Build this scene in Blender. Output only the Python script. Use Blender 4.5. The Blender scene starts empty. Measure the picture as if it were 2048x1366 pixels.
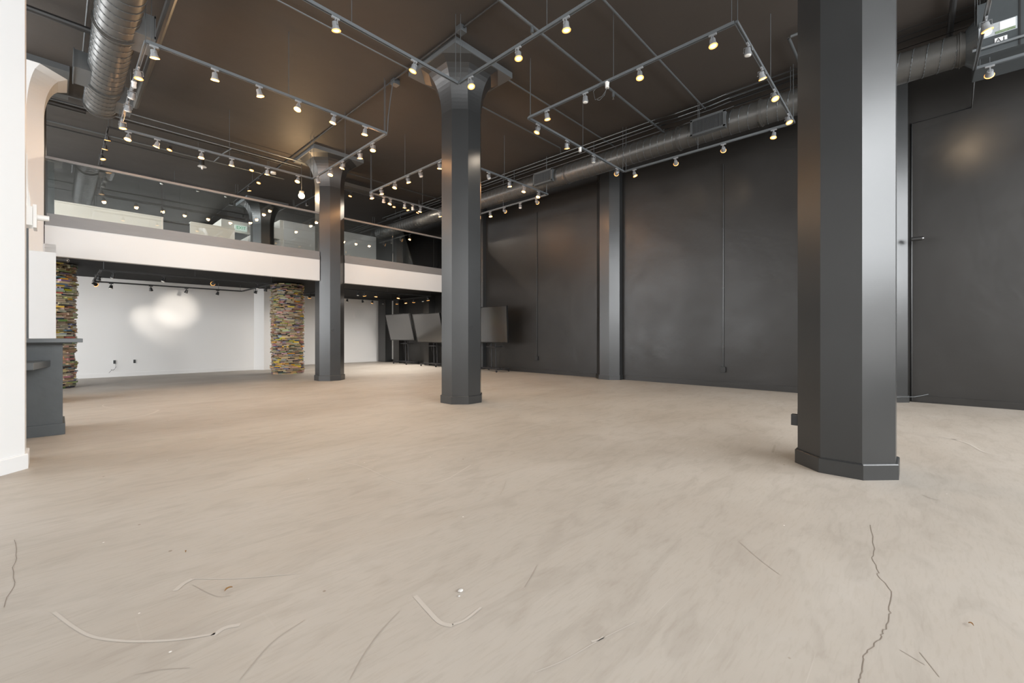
import bpy, bmesh, math, random
from mathutils import Vector, Matrix
PI = math.pi
S = bpy.context.scene
COL = S.collection
# ------------------------------------------------------------------ materials
def mat(name, base, rough=0.5, metal=0.0, spec=0.5, noise=None, bump=None, rvar=None, emit=None, es=0.0):
    m = bpy.data.materials.new(name); m.use_nodes = True
    nt = m.node_tree; b = nt.nodes['Principled BSDF']
    b.inputs['Base Color'].default_value = (*base, 1)
    b.inputs['Roughness'].default_value = rough
    b.inputs['Metallic'].default_value = metal
    b.inputs['Specular IOR Level'].default_value = spec
    if emit:
        b.inputs['Emission Color'].default_value = (*emit, 1)
        b.inputs['Emission Strength'].default_value = es
    co = None
    def coord(sc):
        nonlocal co
        if co is None: co = nt.nodes.new('ShaderNodeTexCoord')
        mp = nt.nodes.new('ShaderNodeMapping'); mp.inputs['Scale'].default_value = sc
        nt.links.new(co.outputs['Object'], mp.inputs['Vector']); return mp.outputs['Vector']
    def ntex(scale, sc=(1,1,1), det=5):
        n = nt.nodes.new('ShaderNodeTexNoise'); n.inputs['Scale'].default_value = scale
        n.inputs['Detail'].default_value = det
        nt.links.new(coord(sc), n.inputs['Vector']); return n.outputs['Fac']
    if noise:   # (scale, amount, stretch)
        f = ntex(noise[0], noise[2] if len(noise) > 2 else (1,1,1))
        mr = nt.nodes.new('ShaderNodeMapRange')
        mr.inputs['From Min'].default_value = .15; mr.inputs['From Max'].default_value = .85
        mr.inputs['To Min'].default_value = 1 - noise[1]; mr.inputs['To Max'].default_value = 1 + noise[1]
        nt.links.new(f, mr.inputs['Value'])
        vm = nt.nodes.new('ShaderNodeVectorMath'); vm.operation = 'SCALE'
        vm.inputs[0].default_value = base
        nt.links.new(mr.outputs[0], vm.inputs['Scale'])
        nt.links.new(vm.outputs['Vector'], b.inputs['Base Color'])
    if rvar:    # (scale, lo, hi)
        f = ntex(rvar[0], (1,1,1), 3)
        mr = nt.nodes.new('ShaderNodeMapRange')
        mr.inputs['From Min'].default_value = .15; mr.inputs['From Max'].default_value = .85
        mr.inputs['To Min'].default_value = rvar[1]; mr.inputs['To Max'].default_value = rvar[2]
        nt.links.new(f, mr.inputs['Value']); nt.links.new(mr.outputs[0], b.inputs['Roughness'])
    if bump:    # list of (scale, strength, distance)
        prev = None
        for sc, st, di in bump:
            f = ntex(sc, (1,1,1), 4)
            bn = nt.nodes.new('ShaderNodeBump'); bn.inputs['Strength'].default_value = st; bn.inputs['Distance'].default_value = di
            nt.links.new(f, bn.inputs['Height'])
            if prev: nt.links.new(prev.outputs[0], bn.inputs['Normal'])
            prev = bn
        nt.links.new(prev.outputs[0], b.inputs['Normal'])
    return m

M = {}
M['black_wall'] = mat('black_satin_wall_paint', (.021,.0195,.018), .42, bump=[(.9,.35,.06),(9,.12,.01),(140,.06,.002)], noise=(1.3,.16), rvar=(1.1,.3,.46))
M['column_paint'] = mat('charcoal_column_paint', (.0235,.0245,.025), .3, spec=.7, bump=[(1.1,.12,.03),(60,.08,.002)], noise=(2,.06), rvar=(1.0,.26,.34))
M['grey_trim'] = mat('grey_trim_paint', (.10,.108,.112), .5, noise=(3,.1))
M['ceiling'] = mat('dark_ceiling_paint', (.050,.042,.036), .62, bump=[(1.2,.4,.04),(40,.15,.004)], noise=(.8,.12))
M['soffit'] = mat('black_soffit_paint', (.007,.007,.007), .75, spec=.2, noise=(1.,.1))
M['white'] = mat('white_wall_paint', (.80,.785,.765), .6, bump=[(90,.08,.002)], noise=(.7,.02))
M['fascia'] = mat('white_fascia_paint', (.60,.61,.615), .6, noise=(1.2,.015))
M['white_col'] = mat('white_column_paint', (.79,.80,.80), .5, noise=(1.5,.015))
M['cream'] = mat('cream_wall_paint', (.82,.77,.70), .65, noise=(1.5,.05))
M['curb'] = mat('grey_curb_sheet', (.17,.17,.172), .42, bump=[(5,.1,.01)], noise=(3,.08,(1,1,6)))
M['duct'] = mat('painted_duct_metal', (.085,.083,.078), .38, metal=.35, noise=(4,.12,(1,3,1)), rvar=(2,.3,.45))
M['steel'] = mat('painted_steel', (.13,.14,.145), .38, metal=.5)
M['track'] = mat('track_grey_paint', (.16,.175,.185), .35, metal=.3)
M['darktrack'] = mat('track_black_paint', (.03,.03,.03), .4)
M['headgrey'] = mat('spotlight_silver_paint', (.30,.31,.32), .35, metal=.3)
M['headblack'] = mat('spotlight_black_paint', (.025,.025,.025), .4)
M['lens_off'] = mat('unlit_lamp_glass', (.75,.74,.70), .15)
M['lamp'] = mat('lit_warm_lamp', (1,.8,.5), .3, emit=(1.0,.70,.36), es=2.6)
M['lamp_halo'] = mat('warm_halo_ring', (1,.6,.2), .3, emit=(1.0,.42,.10), es=1.3)  # glow for an added ring that imitates the orange flare halo
M['lamp_bare'] = mat('bare_lamp', (1,.8,.5), .3, emit=(1.0,.72,.4), es=12)
M['plastic_white'] = mat('white_plastic', (.85,.85,.83), .4)
M['brass'] = mat('sprinkler_brass', (.5,.48,.42), .3, metal=.9)
M['grille'] = mat('grille_dark_metal', (.02,.02,.02), .5)
M['bar_paint'] = mat('slate_bar_paint', (.060,.068,.072), .42, bump=[(7,.25,.01)], noise=(4,.14))
M['bar_top'] = mat('slate_counter_top', (.085,.095,.10), .3, noise=(6,.1,(1,5,1)))
M['screen'] = mat('black_screen_glass', (.014,.014,.014), .16, spec=1.0)
for n_ in M['screen'].node_tree.nodes:
    if n_.type == 'BSDF_PRINCIPLED': n_.inputs['Coat Weight'].default_value = 1; n_.inputs['Coat IOR'].default_value = 1.9; n_.inputs['Coat Roughness'].default_value = .12
M['bezel'] = mat('black_gloss_bezel', (.012,.012,.012), .2)
M['cart'] = mat('black_cart_steel', (.035,.035,.037), .4, metal=.3)
M['rubber'] = mat('caster_rubber', (.02,.02,.02), .7)
M['black'] = mat('black_plastic', (.02,.02,.02), .45)
M['pane_frame'] = mat('window_frame_paint', (.06,.06,.06), .4)
M['leaf'] = mat('dry_leaf', (.42,.24,.09), .7, noise=(40,.3))
M['stone'] = mat('pale_pebble', (.55,.53,.50), .6, noise=(30,.2))
M['chalk'] = mat('chalky_scuff', (.495,.452,.40), .6)
M['mark'] = mat('dark_scuff', (.37,.325,.275), .6)
M['crack'] = mat('crack_dark_line', (.22,.18,.145), .8)  # flat dark tone for the cracks in the concrete
M['exit_white'] = mat('exit_sign_face', (.8,.85,.8), .4, emit=(.75,.9,.8), es=.35)
M['exit_green'] = mat('exit_sign_green', (.02,.35,.12), .4, emit=(.05,.45,.2), es=.35)
M['label_white'] = mat('sticker_white', (.85,.86,.86), .35)
M['label_grey'] = mat('sticker_grey', (.42,.45,.47), .35, noise=(25,.25))
M['label_green'] = mat('sticker_green_print', (.20,.26,.16), .4, noise=(60,.6))
M['ink'] = mat('black_ink', (.01,.01,.01), .5)
M['green_led'] = mat('green_indicator', (.1,.8,.1), .3, emit=(.15,1,.1), es=6)

def glass_mat():
    m = bpy.data.materials.new('balustrade_glass'); m.use_nodes = True
    nt = m.node_tree; nt.nodes.clear()
    o = nt.nodes.new('ShaderNodeOutputMaterial'); mx = nt.nodes.new('ShaderNodeMixShader')
    t = nt.nodes.new('ShaderNodeBsdfTransparent'); t.inputs[0].default_value = (.93,.96,.95,1)
    g = nt.nodes.new('ShaderNodeBsdfGlossy'); g.inputs['Roughness'].default_value = .01
    f = nt.nodes.new('ShaderNodeFresnel'); f.inputs['IOR'].default_value = 1.75
    nt.links.new(f.outputs[0], mx.inputs[0]); nt.links.new(t.outputs[0], mx.inputs[1]); nt.links.new(g.outputs[0], mx.inputs[2])
    nt.links.new(mx.outputs[0], o.inputs[0]); return m
M['glass'] = glass_mat()

def floor_mat():
    m = bpy.data.materials.new('sealed_beige_concrete'); m.use_nodes = True
    nt = m.node_tree; b = nt.nodes['Principled BSDF']
    tc = nt.nodes.new('ShaderNodeTexCoord')
    def noise(scale, rot=0, sc=(1,1,1), det=6, dist=0.0, rough=.55):
        mp = nt.nodes.new('ShaderNodeMapping'); mp.inputs['Scale'].default_value = sc; mp.inputs['Rotation'].default_value = (0,0,rot)
        nt.links.new(tc.outputs['Object'], mp.inputs['Vector'])
        n = nt.nodes.new('ShaderNodeTexNoise'); n.inputs['Scale'].default_value = scale; n.inputs['Detail'].default_value = det
        n.inputs['Distortion'].default_value = dist; n.inputs['Roughness'].default_value = rough
        nt.links.new(mp.outputs[0], n.inputs['Vector']); return n.outputs['Fac']
    def ramp(f, stops):
        r = nt.nodes.new('ShaderNodeValToRGB'); e = r.color_ramp.elements
        while len(e) < len(stops): e.new(.5)
        for i,(p,c) in enumerate(stops): e[i].position = p; e[i].color = (*c,1)
        nt.links.new(f, r.inputs[0]); return r.outputs[0]
    def mix(a, bb, fac, mode='MIX'):
        x = nt.nodes.new('ShaderNodeMix'); x.data_type = 'RGBA'; x.blend_type = mode
        if isinstance(fac, float): x.inputs[0].default_value = fac
        else: nt.links.new(fac, x.inputs[0])
        nt.links.new(a, x.inputs[6])
        if isinstance(bb, tuple): x.inputs[7].default_value = (*bb,1)
        else: nt.links.new(bb, x.inputs[7])
        return x.outputs[2]
    c = ramp(noise(.55,.4,(1,1.8,1),7,.6), [(.3,(.395,.350,.300)),(.5,(.430,.388,.338)),(.7,(.465,.425,.378))])
    c2 = ramp(noise(2.2,-.5,(1,3.,1),8,1.2), [(.35,(.88,.87,.86)),(.52,(1,1,1)),(.7,(1.0,.99,.98))])
    c = mix(c, c2, .75, 'MULTIPLY')
    c3 = ramp(noise(9,.8,(1,7,1),8,.4), [(.36,(.90,.88,.86)),(.5,(1,1,1)),(.66,(1,1,1))])
    c = mix(c, c3, .5, 'MULTIPLY')
    # fine light hairline scratches in two directions
    for rot, sc, amt in ((.9,(1,60,1),.16),(-.55,(1,70,1),.14),(.2,(60,1,1),.10)):
        s = ramp(noise(1.3,rot,sc,3,.15,.5), [(.685,(0,0,0)),(.72,(1,1,1))])
        k = ramp(noise(.8,rot,(1,1,1),3), [(.5,(0,0,0)),(.65,(amt,amt,amt))])
        mm = nt.nodes.new('ShaderNodeMath'); mm.operation = 'MULTIPLY'
        nt.links.new(s, mm.inputs[0]); nt.links.new(k, mm.inputs[1])
        c = mix(c, (.68,.65,.60), mm.outputs[0])
    # sparse dark and pale specks
    v = nt.nodes.new('ShaderNodeTexVoronoi'); v.inputs['Scale'].default_value = 3.2
    nt.links.new(tc.outputs['Object'], v.inputs['Vector'])
    sp = ramp(v.outputs['Distance'], [(.022,(1,1,1)),(.032,(0,0,0))]); c = mix(c, (.25,.2,.15), sp)
    v2 = nt.nodes.new('ShaderNodeTexVoronoi'); v2.inputs['Scale'].default_value = 4.7
    nt.links.new(tc.outputs['Object'], v2.inputs['Vector'])
    sp2 = ramp(v2.outputs['Distance'], [(.018,(1,1,1)),(.028,(0,0,0))]); c = mix(c, (.8,.78,.74), sp2)
    nt.links.new(c, b.inputs['Base Color'])
    r = nt.nodes.new('ShaderNodeMapRange'); r.inputs['To Min'].default_value = .42; r.inputs['To Max'].default_value = .62
    nt.links.new(noise(1.5,0,(1,1,1),5), r.inputs[0]); nt.links.new(r.outputs[0], b.inputs['Roughness'])
    b.inputs['Specular IOR Level'].default_value = .35
    bn = nt.nodes.new('ShaderNodeBump'); bn.inputs['Strength'].default_value = .08; bn.inputs['Distance'].default_value = .004
    nt.links.new(noise(6,0,(1,1,1),6), bn.inputs['Height']); nt.links.new(bn.outputs[0], b.inputs['Normal'])
    return m
M['floor'] = floor_mat()

def book_mat():
    m = bpy.data.materials.new('book_covers_and_pages'); m.use_nodes = True
    nt = m.node_tree; b = nt.nodes['Principled BSDF']
    a = nt.nodes.new('ShaderNodeVertexColor'); a.layer_name = 'Col'
    nt.links.new(a.outputs['Color'], b.inputs['Base Color']); b.inputs['Roughness'].default_value = .6
    return m
M['book'] = book_mat()

# ------------------------------------------------------------------ mesh helpers
class MB:
    def __init__(s): s.bm = bmesh.new()
    def box(s, x0,x1,y0,y1,z0,z1, mx=None, bev=0):
        r = bmesh.ops.create_cube(s.bm, size=1)
        T = Matrix.Translation(((x0+x1)/2,(y0+y1)/2,(z0+z1)/2)) @ Matrix.Diagonal((abs(x1-x0),abs(y1-y0),abs(z1-z0),1))
        if mx is not None: T = mx @ T
        bmesh.ops.transform(s.bm, matrix=T, verts=r['verts'])
        if bev:
            es = {e for v in r['verts'] for e in v.link_edges}
            bmesh.ops.bevel(s.bm, geom=list(es), offset=bev, segments=2, affect='EDGES', profile=.6)
        return s
    def cyl(s, p0, p1, r0, r1=None, n=12, caps=True):
        p0, p1 = Vector(p0), Vector(p1); r1 = r0 if r1 is None else r1
        d = p1-p0; q = d.to_track_quat('Z','Y').to_matrix().to_4x4()
        r = bmesh.ops.create_cone(s.bm, cap_ends=caps, segments=n, radius1=r0, radius2=r1, depth=d.length)
        bmesh.ops.transform(s.bm, matrix=Matrix.Translation((p0+p1)/2) @ q, verts=r['verts']); return s
    def tube(s, pts, r, n=8):
        pts = [Vector(p) for p in pts]; rings = []
        for i,p in enumerate(pts):
            t = (pts[min(i+1,len(pts)-1)]-pts[max(i-1,0)]).normalized()
            q = t.to_track_quat('Z','Y').to_matrix()
            rings.append([s.bm.verts.new(p + q @ Vector((r*math.cos(2*PI*k/n), r*math.sin(2*PI*k/n), 0))) for k in range(n)])
        for a,b in zip(rings, rings[1:]):
            # align rings to avoid twist
            best = min(range(n), key=lambda o: (a[0].co-b[o].co).length)
            for k in range(n):
                s.bm.faces.new((a[k],a[(k+1)%n],b[(k+1+best)%n],b[(k+best)%n]))
        s.bm.faces.new(rings[0][::-1]); s.bm.faces.new(rings[-1]); return s
    def prism(s, poly, z0, z1):
        return s.loft([(z0, poly), (z1, poly)])
    def loft(s, secs):
        rs = [[s.bm.verts.new((x,y,z)) for x,y in poly] for z,poly in secs]
        n = len(rs[0])
        for a,b in zip(rs, rs[1:]):
            for k in range(n): s.bm.faces.new((a[k],a[(k+1)%n],b[(k+1)%n],b[k]))
        s.bm.faces.new(rs[0][::-1]); s.bm.faces.new(rs[-1]); return s
    def ribbon(s, pts, w, z):
        vs = []
        pts = [Vector((p[0],p[1],0)) for p in pts]
        for i,p in enumerate(pts):
            t = (pts[min(i+1,len(pts)-1)]-pts[max(i-1,0)]).normalized(); nrm = Vector((-t.y,t.x,0))
            ww = w if not isinstance(w,list) else w[i]
            vs.append((s.bm.verts.new((*(p+nrm*ww/2).xy,z)), s.bm.verts.new((*(p-nrm*ww/2).xy,z))))
        for a,b in zip(vs,vs[1:]): s.bm.faces.new((a[0],a[1],b[1],b[0]))
        return s
    def build(s, name, m, parent=None, smooth=False, loc=None):
        bmesh.ops.recalc_face_normals(s.bm, faces=s.bm.faces)
        me = bpy.data.meshes.new(name); s.bm.to_mesh(me); s.bm.free()
        o = bpy.data.objects.new(name, me); me.materials.append(m); COL.objects.link(o)
        if smooth: me.shade_smooth(); me.set_sharp_from_angle(angle=math.radians(35))
        if parent: o.parent = parent
        if loc: o.location = loc
        return o
def tag(o, label=None, cat=None, group=None, kind=None):
    if label: o['label'] = label
    if cat: o['category'] = cat
    if group: o['group'] = group
    if kind: o['kind'] = kind
    return o
def empty(name, loc, label, cat, group=None):
    o = bpy.data.objects.new(name, None); COL.objects.link(o); o.location = loc; o.empty_display_size = .1
    return tag(o, label, cat, group)
def struct(name, mb, m): return tag(mb.build(name, m), kind='structure')
def copy_tree(o, parent=None):
    c = o.copy(); COL.objects.link(c); c.parent = parent
    for ch in list(o.children): copy_tree(ch, c)
    return c
def rel(mb, loc):      # shift world-space geometry so it sits under a parent at loc
    bmesh.ops.translate(mb.bm, vec=-Vector(loc), verts=mb.bm.verts); return mb
def octa(cx, cy, h, k=.41421):   # octagon, half width h, half side h*k
    a = h; b = h*k
    return [(cx-b,cy-a),(cx+b,cy-a),(cx+a,cy-b),(cx+a,cy+b),(cx+b,cy+a),(cx-b,cy+a),(cx-a,cy+b),(cx-a,cy-b)]

# ------------------------------------------------------------------ room dimensions
XR, CZ = 10.27, 5.77            # right wall plane, ceiling height
YM = 11.05                      # mezzanine front
X0, Y0 = -6.0, -5.2
# camera
cam = bpy.data.cameras.new('camera'); co = bpy.data.objects.new('camera', cam); COL.objects.link(co)
co.location = (0,0,1.15); co.rotation_euler = (PI/2, 0, -math.radians(46.73))
cam.sensor_width = 36; cam.lens = 858.6/2048*36; cam.shift_y = -11/2048; cam.clip_start = .05
S.camera = co

# floor, ceiling, walls
fl = struct('floor', MB().box(X0-.3, XR+.3, Y0-.3, 26, -.2, 0), M['floor'])
struct('ceiling', MB().box(X0-.3, XR+.3, Y0-.3, 26, CZ, CZ+.2), M['ceiling'])
struct('wall_right', MB().box(XR, XR+.25, Y0, 18.6, 0, CZ), M['black_wall'])
struct('wall_left', MB().box(X0-.25, X0, 16, 26, 0, 3.5).box(X0-.25,X0,12.5,16,0,.4).box(X0-.25,X0,12.5,16,2.5,3.5).box(X0-.25,X0,12.5,26,5.5,CZ).box(X0-.25,X0,16.2,17.2,3.5,5.5).box(X0-.25,X0,25.2,26,3.5,5.5).box(X0-.25,X0,Y0,12.5,0,.5).box(X0-.25,X0,Y0,12.5,4.6,CZ).box(X0-.25,X0,Y0,6.0,.5,4.6), M['white'])
struct('wall_front', MB().box(X0,XR,Y0-.25,Y0,0,.45).box(X0,XR,Y0-.25,Y0,5.55,CZ)
       .box(X0,X0+.5,Y0-.25,Y0,.45,5.55).box(-.7,-.3,Y0-.25,Y0,.45,5.55).box(4.7,5.1,Y0-.25,Y0,.45,5.55).box(XR-.35,XR,Y0-.25,Y0,.45,5.55), M['grey_trim'])
# storefront windows behind the camera
for i,(a,b) in enumerate(((-5.5,-.7),(-.3,4.7),(5.1,9.92))):
    w = MB()
    w.box(a,b,Y0-.16,Y0-.09,.45,.53).box(a,b,Y0-.16,Y0-.09,5.47,5.55).box(a,b,Y0-.16,Y0-.09,3.5,3.57)
    for k in range(4):
        x = a+(b-a)*k/3; x = min(max(x,a+.03),b-.03); w.box(x-.03,x+.03,Y0-.16,Y0-.09,.45,5.55)
    struct('window_%d'%(i+1), w, M['pane_frame'])
w = MB().box(X0-.16,X0-.09,6,12.5,.5,.58).box(X0-.16,X0-.09,6,12.5,4.52,4.6)
for k in range(4): w.box(X0-.16,X0-.09,6.03+k*2.146-.03,6.03+k*2.146+.03,.5,4.6)
struct('window_4', w, M['pane_frame'])  # unseen side window, added to let fill light in
struct('window_6', MB().box(X0-.16,X0-.09,12.5,16,.4,.47).box(X0-.16,X0-.09,12.5,16,2.43,2.5).box(X0-.16,X0-.09,14.2,14.27,.47,2.43), M['pane_frame'])  # unseen low window, added to brighten the area under the mezzanine
w = MB().box(X0-.16,X0-.09,12.5,25.2,3.5,3.57).box(X0-.16,X0-.09,12.5,25.2,5.43,5.5)
for k in (12.53,14.3,16.17,17.23,19.2,21.2,23.2,25.17): w.box(X0-.16,X0-.09,k-.03,k+.03,3.5,5.5)
struct('window_5', w, M['pane_frame'])  # unseen upstairs windows, added to brighten the upper walls
# white back walls under the mezzanine (ground floor)
struct('wall_back', MB().prism([(X0,16.4),(4.62,16.4),(4.85,16.15),(5.20,16.15),(5.20,17.85),(XR,17.85),(XR,18.0),(X0,18.0)], 0, 2.76), M['white'])
struct('baseboard_back', MB().prism([(X0,16.38),(4.61,16.38),(4.84,16.13),(5.22,16.13),(5.22,17.83),(XR,17.83),(XR,17.86),(5.19,17.86),(5.19,16.16),(4.86,16.16),(4.63,16.41),(X0,16.41)], 0, .11), M['white'])
# right wall baseboard and pilasters
def pil(cy, name, m=M['column_paint'], z1=CZ):
    h = .345; b = h*.41421
    poly = [(XR+.01,cy-h),(XR-.01-b+.0,cy-h),(XR-.335,cy-b),(XR-.335,cy+b),(XR-.01-b,cy+h),(XR+.01,cy+h)]
    o = tag(MB().prism(poly, 0, z1).build(name, m), kind='structure')
    b2 = [(x-.02 if x < XR else x, y+(-.02 if y < cy else .02)) for x,y in poly]
    MB().prism(b2, 0, .12).build('plinth', M['column_paint'], o)
    return o
for i,cy in enumerate((.45, 6.0, 11.25)): pil(cy, 'trim_%d'%(i+1))
struct('trim_4', MB().box(XR-.34,XR,17.0,17.6,0,2.76), M['column_paint'])
struct('trim_5', MB().box(XR-.22,XR,16.1,16.55,0,2.76), M['black_wall'])
struct('trim_6', MB().box(XR-.012,XR,16.56,17.85,.12,2.75), M['white'])
struct('trim_7', MB().box(XR-.30,XR,13.85,14.15,0,2.76), M['black_wall'])
struct('baseboard_right', MB().box(XR-.018,XR,Y0,.08,0,.115).box(XR-.018,XR,.82,5.63,0,.115).box(XR-.018,XR,6.37,10.88,0,.115).box(XR-.018,XR,11.62,13.85,0,.115).box(XR-.018,XR,14.15,16.1,0,.115), M['black_wall'])

# floor wear: crack, scuffs, as parts of the floor
def wob(pts, n, amp, seed):
    rnd = random.Random(seed); out = []
    for a,b in zip(pts,pts[1:]):
        for k in range(n):
            t = k/n; out.append((a[0]+(b[0]-a[0])*t+rnd.uniform(-amp,amp), a[1]+(b[1]-a[1])*t+rnd.uniform(-amp,amp)))
    out.append(pts[-1]); return out
def floor_part(name, pts, w, m, z=.0012, label=None):
    o = MB().ribbon(pts, w, z).build(name, m, fl)
    if label: o['label'] = label
CRK = [(1741,1050),(1749,1098),(1745,1116),(1757,1146),(1756,1150),(1783,1184),(1780,1215),(1781,1230),(1771,1258),(1763,1270),(1757,1284),(1735,1300),(1727,1320),(1725,1345),(1716,1366),(1700,1392)]
A_ = math.radians(46.73)
def FP(px, py):     # floor point from a reading of the photograph (measured once, real floor coordinates)
    d = 858.6*1.15/(py-672); lat = (px-1024)/858.6*d
    return (math.sin(A_)*d+math.cos(A_)*lat, math.cos(A_)*d-math.sin(A_)*lat)
floor_part('crack', wob([FP(*p) for p in CRK], 4, .004, 3), .0028, M['crack'])
floor_part('crack', wob([FP(*p) for p in [(28,1080),(34,1110),(25,1135),(31,1165),(20,1185),(8,1215)]], 3, .004, 5), .0022, M['crack'])
def arc(pxs, n=6):   # Catmull-Rom through pixels, on the floor
    P = [Vector(FP(*p)) for p in pxs]; out = []
    P = [P[0]*2-P[1]]+P+[P[-1]*2-P[-2]]
    for i in range(1,len(P)-2):
        for k in range(n):
            t = k/n; a,b,c,d = P[i-1:i+3]
            out.append(tuple(.5*((2*b)+(-a+c)*t+(2*a-5*b+4*c-d)*t*t+(-a+3*b-3*c+d)*t**3)))
    out.append(tuple(P[-2])); return out
for pxs, w, mm in [([(132,856),(190,846),(250,838),(300,828),(318,820)], .035, 'chalk'),
    ([(318,820),(290,818),(240,818),(205,812),(230,806),(320,797)], .014, 'chalk'),
    ([(1765,855),(1860,872),(1915,880)], .018, 'chalk'), ([(1860,868),(1930,885),(1965,903),(1997,911)], .025,'chalk'),
    ([(108,1225),(150,1256),(190,1275),(260,1283),(350,1280),(430,1268)], .012,'chalk'),
    ([(350,1182),(366,1168),(385,1158)], .022,'chalk'), ([(385,1158),(480,1157),(590,1148)], .006,'chalk'),
    ([(425,1272),(450,1256),(480,1250)], .02,'chalk'), ([(560,950),(640,932),(700,918),(760,915)], .012,'chalk'),
    ([(690,925),(730,935),(790,962),(845,968),(890,960),(942,930)], .010,'chalk'),
    ([(1070,1345),(1130,1320),(1200,1280),(1270,1245)], .004,'chalk'), ([(1183,1284),(1200,1279),(1207,1274)], .010,'chalk'),
    ([(830,1192),(855,1220),(880,1245),(905,1252)], .020,'chalk'), ([(905,1250),(930,1240),(962,1215)], .012,'chalk'),
    ([(700,1360),(728,1310),(760,1265),(800,1222)], .003,'mark'), ([(480,1360),(545,1285),(610,1240)], .0035,'mark'),
    ([(270,1350),(320,1340),(380,1336)], .003,'mark'), ([(1800,1300),(1850,1330)], .003,'mark'), ([(1840,1305),(1860,1330),(1880,1355)], .003,'mark'),
    ([(1000,990),(1008,975),(1012,962)], .003,'mark'), ([(1480,1085),(1520,1120),(1560,1150)], .003,'mark'),
    ([(1050,1175),(1065,1150),(1075,1130)], .003,'mark'), ([(1845,990),(1865,998),(1880,1000)], .006,'mark'),
    ([(1550,890),(1545,905)], .02,'mark'), ([(385,1170),(430,1192),(460,1192)], .003,'mark')]:
    floor_part('scuff_mark', arc(pxs), w, M[mm])
# litter
def leaf(px, py, s, a, label):
    p = FP(px,py); b = MB(); n = 10; top = []
    for k in range(n+1):
        t = k/n; w = .35*math.sin(PI*t)**.8*(1+.25*math.sin(9*t)); z = .004+.006*math.sin(PI*t)
        top.append([b.bm.verts.new(((t-.5)*s*1.0, sg*w*s*.5, z+abs(sg)*.004)) for sg in (-1,0,1)])
    for u,v in zip(top,top[1:]):
        for q in (0,1): 
            try: b.bm.faces.new((u[q],u[q+1],v[q+1],v[q]))
            except ValueError: pass
    r = bmesh.ops.solidify(b.bm, geom=b.bm.faces[:], thickness=.0012)
    o = b.build('dry_leaf', M['leaf']); o.location = (p[0],p[1],.001); o.rotation_euler = (0,0,a); tag(o, label, 'leaf')
leaf(457,1181,.035,.3,'curled tan dry leaf lying on the concrete floor, left foreground')
leaf(371,1106,.022,1.5,'small round brown leaf scrap on the floor behind the curled leaf')
leaf(1942,1252,.018,.9,'tiny orange leaf scrap on the floor right of the long crack')
def pebble(px,py,s,label):
    p = FP(px,py); b = MB(); bmesh.ops.create_icosphere(b.bm, subdivisions=2, radius=s)
    rnd = random.Random(int(px)); 
    for v in b.bm.verts: v.co = Vector((v.co.x*1.2, v.co.y, v.co.z*.5))*rnd.uniform(.9,1.08)
    o = b.build('pebble', M['stone'], smooth=True); o.location = (p[0],p[1],s*.48); tag(o, label, 'pebble')
pebble(921,1183,.011,'small pale grey pebble on the floor, middle foreground')
pebble(918,1193,.005,'tiny white chip just in front of the grey pebble')

# ------------------------------------------------------------------ columns
def column(cx, cy, h, label, m, base=.02, cap=.62, capoff=(0,0), pl=.115, mp=None, panel_m=M['grey_trim']):
    r = empty('column', (cx,cy,0), label, 'column')
    q = [(pl-.002, octa(0,0,h))]
    for k in range(5): q.append((pl+(4.98-pl)*(k+1)/5, octa(0,0,h)))
    MB().loft(q).build('shaft', m, r)
    secs = []
    for k in range(13):
        t = k/12; z = 4.98+.69*t; hh = h+(cap-h)*(1-math.sqrt(max(0,1-t**2.4)))**.9 if t < 1 else cap
        secs.append((z, octa(capoff[0]*t, capoff[1]*t, hh, .41421+.07*t)))
    MB().loft(secs).build('capital', m, r)
    b = MB(); c = cap+.02; b.box(capoff[0]-c,capoff[0]+c,capoff[1]-c,capoff[1]+c,5.67,CZ).build('drop_panel', panel_m, r)
    MB().loft([(0,octa(0,0,h+base)),(pl-.008,octa(0,0,h+base)),(pl,octa(0,0,h+base-.006))]).build('plinth', mp or m, r)
    return r
c1 = column(4.757,.452,.332,'thick charcoal octagonal column in the right foreground with a wide plinth',M['column_paint'],pl=.125)
column(4.90,5.83,.333,'charcoal octagonal column in the centre of the room, flaring at the ceiling',M['column_paint'],capoff=(-.05,-.03),pl=.135)
column(4.93,11.215,.325,'charcoal octagonal column breaking the front edge of the mezzanine',M['column_paint'],capoff=(-.05,-.05),pl=.14)
column(-.51,5.76,.325,'white octagonal column at the left edge of the view',M['white_col'],pl=.13,mp=M['white_col'],base=.02)
column(-.48,11.2,.335,'white octagonal column at the left end of the mezzanine with flared white capital',M['white_col'],mp=M['white_col'])
# upstairs column beyond the glass
column(4.93,16.6,.33,'dark octagonal column standing upstairs behind the glass balustrade',M['column_paint'])
# outlet box and cable on near column
ob = empty('outlet_box',(4.67,.80,.38),'black outlet box with cord on the left side of the foreground column','outlet box')
MB().box(-.03,.03,-.02,.04,-.05,.05,bev=.004).build('box', M['black'], ob)
MB().tube([(.02,-.01,.05),(.025,-.01,.09),(.05,-.02,.14),(.06,-.03,.2)],.008).build('cord', M['black'], ob)

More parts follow.
